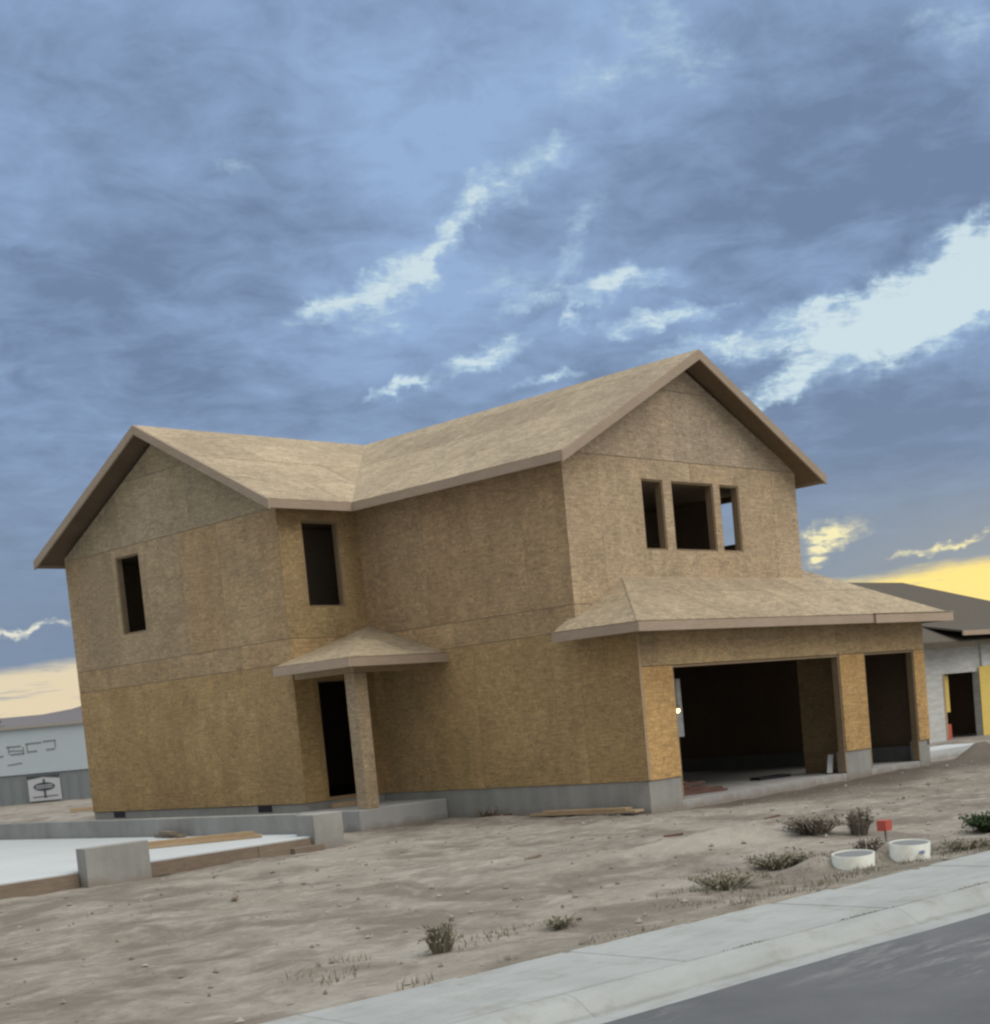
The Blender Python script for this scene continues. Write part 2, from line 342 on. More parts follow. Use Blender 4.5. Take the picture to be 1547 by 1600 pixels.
def minus(polys, r):
    out = []
    for p in polys:
        if area(rectclip(p, r)) < 1e-5: out.append(p); continue
        out.append(clip(p, (1, 0), r[0])); out.append(clip(p, (-1, 0), -r[2]))
        m_ = clip(clip(p, (-1, 0), -r[0]), (1, 0), r[2])
        out.append(clip(m_, (0, 1), r[1])); out.append(clip(m_, (0, -1), -r[3]))
    return [p for p in out if area(p) > 1e-4]
def sheets(rows, x0, x1, wd, off=0.0):
    L = []
    for k, (z0, z1) in enumerate(rows):
        x = x0-wd*((off+.5*(k % 2)) % 1)
        while x < x1: L.append((x, z0, x+wd, z1)); x += wd
    return L
rnd = random.Random(3)
def wall(parent, name, O, u, n, outline, openings, cells, tone, piece='osb_panel', th=.011, core=.09, inset=.004, material=None, corem=None, vdir=(0, 0, 1), gap=.006):
    O = Vector(O); u = Vector(u); n = Vector(n); w = Vector(vdir)
    T = lambda p: O+u*p[0]+w*p[1]
    cp = [outline]
    for r in openings: cp = minus(cp, r)
    mb = MB()
    x0 = min(p[0] for p in outline)+inset; x1 = max(p[0] for p in outline)-inset
    for p in cp:
        p = clip(clip(p, (1, 0), x1), (-1, 0), -x0)
        if area(p) > 1e-4: mb.poly_prism([T(q)-n*.001 for q in p], -n*core)
    part = mb.build(name, corem or M_INT, parent)
    for c in cells:
        q = rectclip(outline, (c[0]+.002, c[1]+gap, c[2]-.002, c[3]-gap))
        if area(q) < .01: continue
        ps = [q]
        for r in openings: ps = minus(ps, r)
        if not ps: continue
        pb = MB(); j = rnd.uniform(0, .004)
        for p in ps: pb.poly_prism([T(k)+n*j for k in p], n*th)
        cx = (c[0]+c[2])/2; cz = (c[1]+c[3])/2
        t = tone(cx, cz); g = rnd.gauss(1, .042); h = rnd.uniform(-.02, .02)
        pb.build(piece, material or M_OSB, part, (t[0]*g*(1+h)*1.09, t[1]*g*1.04, t[2]*g*(1-h)*.98))
    return part

# ------------------------------------------------------------------ terrain
SA = -math.atan(.08)                    # the street runs slightly skew to the house
ST = Vector((math.cos(SA), math.sin(SA), 0)); SN = Vector((math.sin(SA), -math.cos(SA), 0)); SO = Vector((-10, -8.30, 0))
def street(s, n, z): p = SO+ST*s+SN*n; return Vector((p.x, p.y, z))
def sn(x, y): d = Vector((x, y, 0))-SO; return d.dot(ST), d.dot(SN)
def sstep(a, c, x): t = min(1, max(0, (x-a)/(c-a))); return t*t*(3-2*t)
def ground(x, y):
    s, n = sn(x, y)
    z = -.50
    a = .035*noise.noise(Vector((x*.45, y*.45, 1)))+.022*noise.noise(Vector((x*1.3, y*1.3, 5)))+.014*noise.noise(Vector((x*3.1, y*3.1, 9)))+.007*noise.noise(Vector((x*8, y*8, 2)))
    near = sstep(-.9, 0, n)
    z += a*1.3*(1-.6*near)
    z = z*(1-near)+(-.447+a*.5)*near
    def bump(cx, cy, rx, ry, h, rot=0):
        dx, dy = x-cx, y-cy; c, s_ = math.cos(rot), math.sin(rot); px, py = (dx*c+dy*s_)/rx, (-dx*s_+dy*c)/ry
        return h*math.exp(-(px*px+py*py))
    for off in (0, 1.55):      # two shallow wheel ruts across the lot
        dl = (y+2.2+off)+.22*(x+8)+.25*noise.noise(Vector((x*.3, off, 4))); k_ = 1-sstep(-1.5, 1.0, x)
        z += k_*(.030*math.exp(-((abs(dl)-.17)/.06)**2)-.040*math.exp(-(dl/.10)**2))*(.6+.6*noise.noise(Vector((x*1.1, off, 8))))
    z += bump(-4.3, -4.8, 1.3, .5, .19, -.5)+bump(-5.3, -6.8, .55, .35, .07)+bump(-6.22, -7.33, .30, .22, .13)+bump(-5.82, -7.74, .16, .14, .13)
    z += bump(2.8, -.2, 4.0, .9, -.045)+bump(-.5, 3.0, .3, .8, .05)+bump(-6.0, 1.0, 3, .7, .05)+bump(6.8, -1.2, 1.6, .7, .05)+bump(-3.1, 4, .3, 1, .05)
    e = .05*noise.noise(Vector((x*1.7, y*1.7, 3)))+.025*noise.noise(Vector((x*6, y*6, 3)))
    z -= sstep(.04+e, .12+e, n)*.35
    if -9.9 < x < -3.6 and y > 3.05: z -= .12*sstep(3.05, 3.2, y)
    return z
def axis(lo, hi, step, far):
    L = []; x = lo
    while x < hi: L.append(x); x += step
    L.append(hi); g = step
    while L[-1] < far: g *= 1.35; L.append(L[-1]+g)
    g = step
    while L[0] > -far: g *= 1.35; L.insert(0, L[0]-g)
    return L
XS = axis(-15, 9, .085, 4000); YS = axis(-10, 5, .085, 4000)
vs = [(x, y, ground(x, y)) for y in YS for x in XS]; nx = len(XS)
fs = [(j*nx+i, j*nx+i+1, (j+1)*nx+i+1, (j+1)*nx+i) for j in range(len(YS)-1) for i in range(nx-1)]
me = bpy.data.meshes.new('ground'); me.from_pydata(vs, [], fs); me.materials.append(M_DIRT)
for p in me.polygons: p.use_smooth = True
g = bpy.data.objects.new('ground', me); COL.objects.link(g); tag(g, kind='structure')

# hills far away on the left
mb = MB(); N = 60
for i in range(N+1):
    a = math.radians(-32+i*1.0)+YAW; rel = -32+i
    h = 1.55+.25*noise.noise(Vector((rel*.35, 0, 0)))*.3
    if rel > -20.5: h += .4*sstep(-19.8, -17.5, rel)+.6*sstep(-18, -12, rel)-1.5*sstep(-8, 6, rel)
    h = max(h, .25); Rr = 2300
    hh = math.tan(math.radians(h))*Rr+1.2
    d = Vector((math.sin(a), math.cos(a), 0)); c0 = Vector((-18, -15, 0))
    for rr, z in ((Rr-700, -2), (Rr-350, hh*.45), (Rr, hh), (Rr+500, hh*.4), (Rr+900, -2)): p = c0+d*rr; mb.v.append(Vector((p.x, p.y, z)))
    if i:
        o = (i-1)*5
        for k in range(4): mb.f.append((o+k, o+k+1, o+5+k+1, o+5+k))
tag(mb.build('hills', M_HILL, smooth=True), kind='structure')

# ------------------------------------------------------------------ street
JO = 2.19
s0 = -26
walk = MB().poly_prism([street(s0, .03, -.62), street(70, .03, -.62), street(70, 1.14, -.62), street(s0, 1.14, -.62)], (0, 0, .12)).build('sidewalk', M_WALK)
tag(walk, kind='structure')
k = -12
while k < 30:
    a = 1.49+k*JO; mb = MB(); dz = random.uniform(-.004, .004)
    mb.poly_prism([street(a+.006, 0, -.56), street(a+JO-.006, 0, -.56), street(a+JO-.006, 1.155, -.56), street(a+.006, 1.155, -.56)], (0, 0, .11+dz))
    o = mb.build('concrete_slab', M_WALK, walk)
    bv = o.modifiers.new('bevel', 'BEVEL'); bv.width = .008; bv.segments = 2
    k += 1
# rolled kerb and gutter pan, cast in lengths
PROF = [(1.165, -.60), (1.165, -.452), (1.20, -.450), (1.27, -.463), (1.34, -.50), (1.40, -.545), (1.45, -.567), (1.66, -.560), (1.68, -.563), (1.68, -.64)]
kerb = MB().poly_prism([street(s0, 1.18, -.66), street(70, 1.18, -.66), street(70, 1.66, -.66), street(s0, 1.66, -.66)], (0, 0, .04)).build('kerb', M_KERB); tag(kerb, kind='structure')
k = -9
while k < 20:
    a = 1.49+k*JO*1.5; mb = MB(); L = JO*1.5
    mb.poly_prism([street(a+.0015, n, z) for n, z in PROF], ST*(L-.003)); mb.build('kerb_length', M_KERB, kerb); k += 1
RX = [x*.6 for x in range(-45, 90)]; RN = [1.678+x*.35 for x in range(0, 26)]
vs = []; 
for n in RN:
    for s in RX:
        e = .016*noise.noise(Vector((s*2.3, 1, 0)))+.01*noise.noise(Vector((s*9, 2, 0))) if n < 1.7 else 0
        vs.append(street(s, n+e-.012*(n < 1.7), -.556+.05*sstep(1.7, 6, n)-.05*sstep(6, 10, n)+.006*noise.noise(Vector((s*.5, n*.9, 0)))))
nx = len(RX); fs = [(j*nx+i, j*nx+i+1, (j+1)*nx+i+1, (j+1)*nx+i) for j in range(len(RN)-1) for i in range(nx-1)]
me = bpy.data.meshes.new('road'); me.from_pydata([tuple(v) for v in vs], [], fs); me.materials.append(M_ASPH)
r = bpy.data.objects.new('road', me); COL.objects.link(r); tag(r, kind='structure')

# ------------------------------------------------------------------ the framed house
H = empty('house', (3, 6, -.5), label='two storey house under construction, bare strand board walls and roof, open three bay garage', cat='house')
HI = Vector(H.location)
class Shift(MB):
    pass
def own(o):  # children are modelled in world space
    o.matrix_parent_inverse = Matrix.Translation(-HI); return o
_build = MB.build
def build2(s, name, material, parent=None, color=None, smooth=False):
    o = _build(s, name, material, parent, color, smooth)
    if parent is not None and parent.type == 'EMPTY': o.matrix_parent_inverse = Matrix.Translation(-Vector(parent.location))
    return o
MB.build = build2
W1, W2, YSB, YW, YB, PP = 8.75, 6.55, 1.26, 6.48, 13.80, -1.81
XR, YC, ZP = 3.30, 9.98, 7.28
AX, BX, CX, DX = .81, 5.69, 6.54, 8.35
UP = (.400, .315, .210); LO = (.375, .280, .152); BR = (.385, .296, .188); GR = (.385, .312, .212); HON = (.45, .31, .150)
def tone_side(x, z): return UP if z > 2.9 else (BR if z > 2.5 else LO)
# lower side wall (y along)  outline coordinates: (y, z)
wall(H, 'side_wall', (0, 0, 0), (0, 1, 0), (-1, 0, 0), [(0, 0), (YW, 0), (YW, 2.93), (YSB, 2.93), (YSB, 2.67), (.3, 2.65), (0, 2.40)], [],
     sheets([(0, 2.5)], 0, YW, 1.24)+sheets([(2.5, 2.93)], 0, YW, 2.45, .3), tone_side)
wall(H, 'upper_side_wall', (0, 0, 0), (0, 1, 0), (-1, 0, 0), [(YSB, 2.93), (YW, 2.93), (YW, 5.42), (YSB, 5.42)], [],
     sheets([(2.93, 5.40)], YSB, YW, 1.24, .2), lambda x, z: (.375, .290, .190))
wall(H, 'wing_gable_wall', (PP, 0, 0), (0, 1, 0), (-1, 0, 0), [(YW, 0), (YB, 0), (YB, 5.28), (YC, 7.05), (YW, 5.28)], [(11.0, 3.52, 11.85, 5.05)],
     sheets([(0, 2.5), (2.93, 5.22)], YW-.011, YB, 1.23)+sheets([(2.5, 2.93), (5.22, 6.44), (6.44, 7.66)], YW-.011, YB, 2.45, .4),
     lambda x, z: (LO if z < 2.5 else (BR if x < 9 or z < 2.93 else GR)) if z < 5.2 else (.360, .315, .235))
wall(H, 'wing_front_wall', (0, YW, 0), (1, 0, 0), (0, -1, 0), [(PP-.011, 0), (-.012, 0), (-.012, 5.40), (PP-.011, 5.40)], [(-1.31, 3.48, -.49, 5.01), (-1.31, .03, -.43, 2.17)],
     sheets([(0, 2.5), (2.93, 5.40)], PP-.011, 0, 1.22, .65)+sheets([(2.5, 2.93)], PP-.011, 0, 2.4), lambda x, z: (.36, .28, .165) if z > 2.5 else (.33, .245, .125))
wall(H, 'garage_front_wall', (0, 0, 0), (1, 0, 0), (0, -1, 0), [(-.011, 0), (W1+.011, 0), (W1+.011, 2.38), (-.011, 2.38)], [(AX, -.1, BX, 1.805), (CX, -.1, DX, 1.805)],
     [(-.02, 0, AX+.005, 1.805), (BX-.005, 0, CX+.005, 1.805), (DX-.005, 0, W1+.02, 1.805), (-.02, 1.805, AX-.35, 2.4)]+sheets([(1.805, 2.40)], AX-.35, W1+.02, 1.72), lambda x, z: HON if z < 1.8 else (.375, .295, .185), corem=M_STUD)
wall(H, 'upper_front_wall', (0, YSB, 0), (1, 0, 0), (0, -1, 0), [(-.011, 2.5), (W2+.011, 2.5), (W2+.011, 5.42), (XR, 7.05), (-.011, 5.42)],
     [(1.94, 3.84, 2.52, 5.05), (2.75, 3.84, 3.94, 5.05), (4.13, 3.84, 4.71, 5.05)],
     sheets([(2.93, 5.39)], -.011, W2+.1, 1.23, .3)+sheets([(2.5, 2.93), (5.39, 6.61), (6.61, 7.8)], -.011, W2+.1, 2.45, .3), lambda x, z: (.41, .34, .25) if z < 5.39 else (.385, .335, .27))
# sides turned away from the street
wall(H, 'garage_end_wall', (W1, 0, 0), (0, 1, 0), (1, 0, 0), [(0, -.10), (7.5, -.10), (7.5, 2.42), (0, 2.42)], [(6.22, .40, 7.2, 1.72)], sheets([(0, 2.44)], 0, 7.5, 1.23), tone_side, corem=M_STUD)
wall(H, 'rear_garage_wall', (0, 7.5, 0), (1, 0, 0), (0, 1, 0), [(W2, -.1), (W1, -.1), (W1, 2.42), (W2, 2.42)], [], sheets([(0, 2.44)], W2, W1, 1.23), tone_side)
wall(H, 'upper_end_wall', (W2, 0, 0), (0, 1, 0), (1, 0, 0), [(YSB, 2.6), (YB, 2.6), (YB, 5.42), (YSB, 5.42)], [(2.62, 4.19, 3.12, 5.09), (9, 3.9, 10.2, 5.0)], sheets([(2.6, 5.04)], YSB, YB, 1.23)+sheets([(5.04, 5.42)], YSB, YB, 2.44), tone_side)
wall(H, 'lower_end_wall', (W2, 0, 0), (0, 1, 0), (1, 0, 0), [(7.5, -.1), (YB, -.1), (YB, 2.6), (7.5, 2.6)], [(9, .9, 10.5, 2.1)], sheets([(0, 2.6)], 7.5, YB, 1.23), tone_side)
wall(H, 'rear_wall', (0, YB, 0), (1, 0, 0), (0, 1, 0), [(PP, -.1), (W2, -.1), (W2, 5.30), (PP, 5.30)], [], sheets([(0, 2.5), (2.93, 5.3)], PP, W2, 1.23)+sheets([(2.5, 2.93)], PP, W2, 2.44), tone_side)
# trim pieces of bare lumber round the openings
def frame(name, a, bq, axis_, depth=.10):
    """rough-opening frame: a=(lo,lo) b=(hi,hi); axis_: ('x',plane) or ('y',plane)"""
    ax_, pl, sg = axis_; t = .030; mb = MB()
    def bb(l0, z0, l1, z1, e=0):
        d0, d1 = pl+sg*(.004+e), pl+sg*(depth+.012)
        if ax_ == 'x': mb.box((d0, l0, z0), (d1, l1, z1))
        else: mb.box((l0, d0, z0), (l1, d1, z1))
    (l0, z0), (l1, z1) = a, bq
    bb(l0+.002, z0+.002, l0+t, z1-.002); bb(l1-t, z0+.002, l1-.002, z1-.002); bb(l0+t, z1-t, l1-t, z1-.002, .002); bb(l0+t, z0+.002, l1-t, z0+t, .002)
    return mb.build(name, M_TRIM, H)
frame('window_frame', (11.0, 3.52), (11.85, 5.05), ('x', PP, 1)); frame('window_frame', (-1.31, 3.48), (-.49, 5.01), ('y', YW, 1))
for x0, x1 in ((1.94, 2.52), (2.75, 3.94), (4.13, 4.71)): frame('window_frame', (x0, 3.84), (x1, 5.05), ('y', YSB, 1), .13)
frame('window_frame', (2.62, 4.19), (3.12, 5.09), ('x', W2, -1)); frame('door_frame', (-1.31, .03), (-.43, 2.17), ('y', YW, 1), .12)
for x0, x1 in ((AX, BX), (CX, DX)):
    mb = MB(); mb.box((x0+.002, .004, -.38), (x0+.038, .14, 1.80)); mb.box((x1-.038, .004, -.38), (x1-.002, .14, 1.80)); mb.box((x0+.038, .006, 1.765), (x1-.038, .14, 1.80)); mb.build('garage_door_frame', M_TRIM, H)
# vertical lumber strips on the garage front
for x in (-.02,):
    MB().box((x-.012, -.03, .02), (x+.05, -.018, 2.36)).build('corner_board', M_LUM, H)

# foundation
FN = []
def fdn(a, c): FN.append((a, c))
zf0, zf1 = -.75, -.003
fdn((.006, .006, zf0), (AX, .21, zf1)); fdn((BX, .006, zf0), (CX, .21, zf1)); fdn((DX, .006, zf0), (W1-.006, .21, zf1))
fdn((.004, .212, zf0), (.21, YW, zf1)); fdn((PP+.004, YW+.004, zf0), (.21, YW+.2, zf1-.002)); fdn((PP+.006, YW+.202, zf0), (PP+.2, YB-.01, zf1-.004))
MB().box((W1-.21, .212, zf0), (W1-.004, 7.49, -.10)).build('shaded_stem_wall', M_SHADED, H); fdn((W2-.2, 7.5, zf0), (W2-.01, YB-.01, -.10)); fdn((PP+.21, YB-.2, zf0), (W2-.21, YB-.01, -.10)); fdn((W2, 7.3, zf0), (W1-.22, 7.49, -.10))  # inner stem wall of the garage, its shade painted into the concrete
for a, c in FN: MB().box(a, c).build('foundation_wall', M_FDN, H)
for y in (12.8, 7.74):
    v_ = MB().box((PP-.006, y-.21, -.125), (PP+.03, y+.21, -.01)).build('foundation_vent', M_VENT, H)
MB().box((AX-.4, .012, -.75), (W1-.22, 7.3, -.40)).build('garage_slab', M_SLAB, H)
# porch
sl = MB().box((-2.0, 4.78, -.72), (-.004, YW-.003, -.14)).build('porch_slab', M_SLAB, H)
bv = sl.modifiers.new('bevel', 'BEVEL'); bv.width = .012
MB().box((-1.30, YW-.09, -.138), (-.44, YW-.004, -.06)).build('door_step', M_LUM, H)
post = MB().box((-1.80, 4.80, -.138), (-1.56, 5.04, 2.19)).build('porch_post', M_LUM, H)
for a, c in (((-1.812, 4.79, -.13), (-1.801, 5.05, 2.18)), ((-1.80, 4.789, -.13), (-1.56, 4.799, 2.18)), ((-1.559, 4.79, -.13), (-1.548, 5.05, 2.18))):
    MB().box(a, c).build('osb_panel', M_OSB, post, (.40, .32, .22))
MB().box((-1.80, 4.81, 2.195), (-.02, 4.93, 2.34)).build('porch_beam', M_LUM, H)
MB().box((-1.80, 4.94, 2.195), (-1.68, YW-.02, 2.34)).build('porch_beam', M_LUM, H)
# interior: floors, ceilings, partitions, studs
MB().box((-1.68, 6.62, -.30), (6.40, 13.68, -.06)).build('ground_floor_deck', M_STUD, H)
MB().box((.12, .16, 2.45), (W1-.12, YSB, 2.49)).build('garage_ceiling', M_STUD, H)
MB().box((.12, YSB+.12, 2.52), (W2-.12, 13.68, 2.86)).build('upper_floor_deck', M_INT, H)
MB().box((-1.68, YW+.12, 2.52), (.10, 13.68, 2.862)).build('wing_floor_deck', M_INT, H)
MB().box((W2-.1, YSB+.1, 2.46), (W1-.12, 7.38, 2.50)).build('garage_ceiling', M_STUD, H)
MB().box((.12, YSB+.12, 5.16), (W2-.12, 13.68, 5.20)).build('upper_ceiling', M_INT, H)
MB().box((-1.68, YW+.12, 5.14), (.10, 13.68, 5.18)).build('wing_ceiling', M_INT, H)
part = MB().box((6.11, .22, -.40), (6.21, 1.22, 2.44)).build('garage_partition', M_STUD, H)
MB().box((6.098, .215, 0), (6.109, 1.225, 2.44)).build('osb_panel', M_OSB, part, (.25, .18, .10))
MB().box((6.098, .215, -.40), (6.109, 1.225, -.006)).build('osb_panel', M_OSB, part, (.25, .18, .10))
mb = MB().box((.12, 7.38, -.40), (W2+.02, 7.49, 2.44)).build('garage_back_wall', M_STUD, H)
def studs(p0, p1, z0, z1, step=.41):
    p0 = Vector(p0); p1 = Vector(p1); L = (p1-p0).length; d = (p1-p0)/L; k = 0
    while k*step < L:
        c = p0+d*(k*step); e = d*.019; f = Vector((-d.y, d.x))*.045
        MB().poly_prism([(*(c-e-f), z0), (*(c+e-f), z0), (*(c+e+f), z0), (*(c-e+f), z0)], (0, 0, z1-z0)).build('stud', M_STUD, H); k += 1

MB().box((.12, 4.6, 2.87), (6.4, 4.68, 5.15)).build('upper_partition', M_INT, H)
MB().box((-1.0, 8.1, 2.87), (1.0, 8.2, 5.13)).build('wing_partition', M_INT, H)

# roof slopes: a rafter layer carrying single sheets
def slope(name, pts, tonef, th=.10, wd=2.44, ht=1.22, off=0.0, layer=M_STUD, lift=0.0):
    P3 = [Vector(p) for p in pts]; nrm = (P3[1]-P3[0]).cross(P3[2]-P3[0]).normalized()
    if nrm.z < 0: nrm = -nrm
    u = (P3[1]-P3[0]).normalized(); v = nrm.cross(u).normalized()
    if v.z < 0: v = -v
    O = P3[0]; poly = [((p-O).dot(u), (p-O).dot(v)) for p in P3]
    if sum(poly[i][0]*poly[(i+1) % len(poly)][1]-poly[(i+1) % len(poly)][0]*poly[i][1] for i in range(len(poly))) < 0: poly = poly[::-1]
    T = lambda p: O+u*p[0]+v*p[1]
    base = MB().poly_prism([T(p)-nrm*.014+nrm*lift for p in poly], -nrm*th).build(name, layer, H)
    xs = [p[0] for p in poly]; ys = [p[1] for p in poly]
    y = min(ys); k = 0
    while y < max(ys):
        x = min(xs)-wd*((off+.5*(k % 2)) % 1)
        while x < max(xs):
            q = rectclip(poly, (x+.004, y+.004, x+wd-.004, y+ht-.004))
            if area(q) > .01:
                j = rnd.uniform(-.002, .003); t = tonef(x, y); g_ = rnd.gauss(1, .06)
                MB().poly_prism([T(p)-nrm*(.012-j) for p in q], nrm*.012).build('roof_panel', M_OSB, base, tuple(c*g_ for c in t))
            x += wd
        y += ht; k += 1
    return base
RT = lambda x, y: (.400, .335, .240)
RT2 = lambda x, y: (.400, .335, .240)
RO = (.40, .345, .26)
o2 = .41; o3 = .40; rk = .42
ZE = 5.31; ye0, ye1 = YW-o3, YB+o3
ze = ZE
yb2 = YB+o3
slope('roof_slope', [(-o2, YSB-rk, ze), (-o2, ye0, ze), (XR, YC, ZP), (XR, YSB-rk, ZP)], RT)
slope('roof_slope', [(W2+o2, YSB-rk, ze), (W2+o2, yb2, ze), (XR, yb2, ZP), (XR, YSB-rk, ZP)], RT)
slope('roof_slope', [(PP-.43, ye0, ze), (-o2, ye0, ze), (XR, YC, ZP), (PP-.43, YC, ZP)], lambda x, y: (.400, .335, .240), off=.3)
slope('roof_slope', [(PP-.43, ye1, ze), (-o2, ye1, ze), (XR, YC, ZP), (PP-.43, YC, ZP)], RT)
slope('roof_slope', [(-o2, yb2, ze), (XR, yb2, ZP), (XR, YC, ZP)], RT)
# fascia and rake boards
def board(p0, p1, w=.036, h=.15, name='fascia_board', dn=.0, side=None, m_=None):
    p0 = Vector(p0); p1 = Vector(p1); d = (p1-p0).normalized()
    sd_ = Vector((d.y, -d.x, 0)).normalized(); u = sd_.cross(d); u = u if u.z > 0 else -u
    q = [p0-sd_*w/2-u*(h+.016), p0+sd_*w/2-u*(h+.016), p0+sd_*w/2-u*.016, p0-sd_*w/2-u*.016]
    return MB().poly_prism(q, p1-p0).build(name, m_ or M_FASCIA, H)
def rake(pa, pb, pk, h=.165, w=.036):
    pa, pb, pk = Vector(pa), Vector(pb), Vector(pk); up_ = Vector((0, 0, 1)); nn = (pb-pa).cross(up_).normalized()*w/2
    for p in (pa, pb): MB().poly_prism([p-nn-up_*(h+.016), pk-nn-up_*(h+.016), pk-nn-up_*.012, p-nn-up_*.012], nn*2).build('rake_board', M_FASCIA, H)
e = .02
board((-o2-e, YSB-rk, ze), (-o2-e, ye0-e*2, ze)); board((PP-.43, ye0-e, ze), (-o2-e*2, ye0-e, ze)); board((W2+o2+e, YSB-rk, ze), (W2+o2+e, yb2, ze))
board((PP-.43, ye1+e, ze), (-o2, ye1+e, ze))
rake((-o2-e*2, YSB-rk-e, ze-.01), (W2+o2+e*2, YSB-rk-e, ze-.01), (XR, YSB-rk-e, ZP+.008))
rake((PP-.43-e, ye0-e*2, ze-.01), (PP-.43-e, ye1+e*2, ze-.01), (PP-.43-e, YC, ZP+.008))
# garage roof
zg = 2.50; pg = .53
Zf = lambda d: zg+d*pg
oo = .41; xh = YSB
slope('garage_roof_slope', [(-oo, -oo, zg), (W1+oo, -oo, zg), (W1-YSB, YSB, Zf(YSB+oo)), (xh, YSB, Zf(YSB+oo))], lambda x, y: (.400, .335, .240))
slope('garage_roof_slope', [(W2, YSB, Zf(YSB+oo)), (W1-YSB, YSB, Zf(YSB+oo)), (W2, W1-W2, Zf(W1-W2+oo))], RT2)
slope('garage_roof_slope', [(-oo, -oo, zg), (xh, YSB, Zf(YSB+oo)), (-oo, YSB, zg)], RT2)
slope('garage_roof_slope', [(-oo, YSB, zg), (-.012, YSB, Zf(oo)), (-.012, 1.40, Zf(oo)), (-oo, 1.40, zg)], RT2)
slope('garage_roof_slope', [(W1+oo, -oo, zg), (W1+oo, 7.8, zg), (W2, 7.8, Zf(W1-W2+oo)), (W2, W1-W2, Zf(W1-W2+oo))], RT2)
board((-oo-e, -oo-e*2, zg), (-oo-e, 1.40, zg)); board((-oo-e, -oo-e, zg), (6.3, -oo-e, zg)); board((6.3, -oo-e-.045, zg), (W1+oo+e, -oo-e-.045, zg), w=.036, h=.16); board((W1+oo+e, -oo-e, zg), (W1+oo+e, 7.8, zg))
MB().box((6.3, -oo-.09, zg-.002), (W1+oo+.04, -oo-.005, zg+.010)).build('roof_panel', M_OSB, H, RO)
# porch roof
zq = 2.44
slope('porch_roof_slope', [(-2.2, 4.4, zq), (-.012, 4.4, zq), (-.012, YW-.012, 3.11)], lambda x, y: (.400, .335, .240), th=.08, wd=1.5)
slope('porch_roof_slope', [(-2.2, 4.4, zq), (-.012, YW-.012, 3.11), (-2.2, YW-.012, zq)], lambda x, y: (.400, .335, .240), th=.08, wd=1.5)
board((-2.2-e, 4.4-e*2, zq), (-2.2-e, YW-.012, zq), h=.15); board((-2.2, 4.4-e, zq), (-.012, 4.4-e, zq), h=.15)

# ------------------------------------------------------------------ things in and by the garage
def thing(name, mb, m_, label, cat, group=None, color=None, smooth=False):
    return tag(mb.build(name, m_, None, color, smooth), label, cat, group)
def stack(name, label, cat, L, m_, origin):
    t = empty(name, origin, label=label, cat=cat)
    for (p0, p1, w, h) in L: MB().beam(p0, p1, w, h).build('board', m_, t)
    return t
stack('lumber_stack', 'short stack of reddish lumber on the slab just inside the wide garage opening', 'lumber',
      [((1.72, .86, -.375), (2.66, .55, -.375), .14, .04), ((1.50, 1.05, -.375), (2.70, .72, -.375), .14, .04), ((1.60, .94, -.333), (2.62, .62, -.333), .14, .04), ((1.45, 1.02, -.291), (2.35, .73, -.291), .14, .04), ((1.5, .98, -.25), (2.0, .82, -.25), .13, .036), ((1.45, 1.0, -.21), (2.3, .74, -.21), .13, .036), ((1.4, .98, -.172), (1.9, .82, -.172), .10, .03)], M_RED, (2, .8, -.395))
stack('plank_pile', 'two long pale planks lying on dirt against the side foundation near the garage corner', 'planks',
      [((-.20, .08, -.445), (-.28, 2.35, -.455), .24, .035), ((-.20, .30, -.405), (-.24, 2.10, -.415), .17, .032)], M_LUM, (-.3, 1.2, -.5))
thing('scrap_board', MB().beam((-.35, 2.9, -.44), (-.28, 3.5, -.44), .18, .035), M_RED, 'dark scrap board half buried beside the side foundation', 'board')
mb = MB().beam((5.62, .35, -.38), (5.80, .42, -.05), .10, .02)
thing('leaning_strip', mb, M_PALE, 'pale strip leaning beside the concrete pier between the garage openings', 'strip')
mb = MB(); mb.poly_prism([(4.7, 1.3, -.398), (5.5, 1.15, -.398), (5.6, 1.5, -.398), (4.8, 1.6, -.398)], (0, 0, .05))
thing('dark_mat', mb, M_VENT, 'dark flat scrap lying on the garage slab deep inside the wide opening', 'scrap')
# lit bulb beyond the far garage window
lt = empty('work_lamp', (8.98, 6.62, 1.00), label='lit warm bulb lamp seen through the wide garage opening at its left edge', cat='lamp')
MB().box((8.93, 6.58, 1.04), (9.03, 6.66, 1.14)).build('lamp_holder', M_GREY, lt)
ml = bpy.data.materials.new('lamp_glow'); ml.use_nodes = True; pr = ml.node_tree.nodes['Principled BSDF']
pr.inputs['Emission Color'].default_value = (1, .66, .25, 1); pr.inputs['Emission Strength'].default_value = 6
bm = bmesh.new(); bmesh.ops.create_uvsphere(bm, u_segments=12, v_segments=8, radius=.055); me = bpy.data.meshes.new('bulb'); bm.to_mesh(me); bm.free(); me.materials.append(ml)
bo = bpy.data.objects.new('bulb', me); COL.objects.link(bo); bo.parent = lt
lw = MB().beam((8.98, 6.62, 1.14), (8.98, 6.62, 1.70), .012, .012, (1, 0, 0)).build('cord', M_VENT, lt)

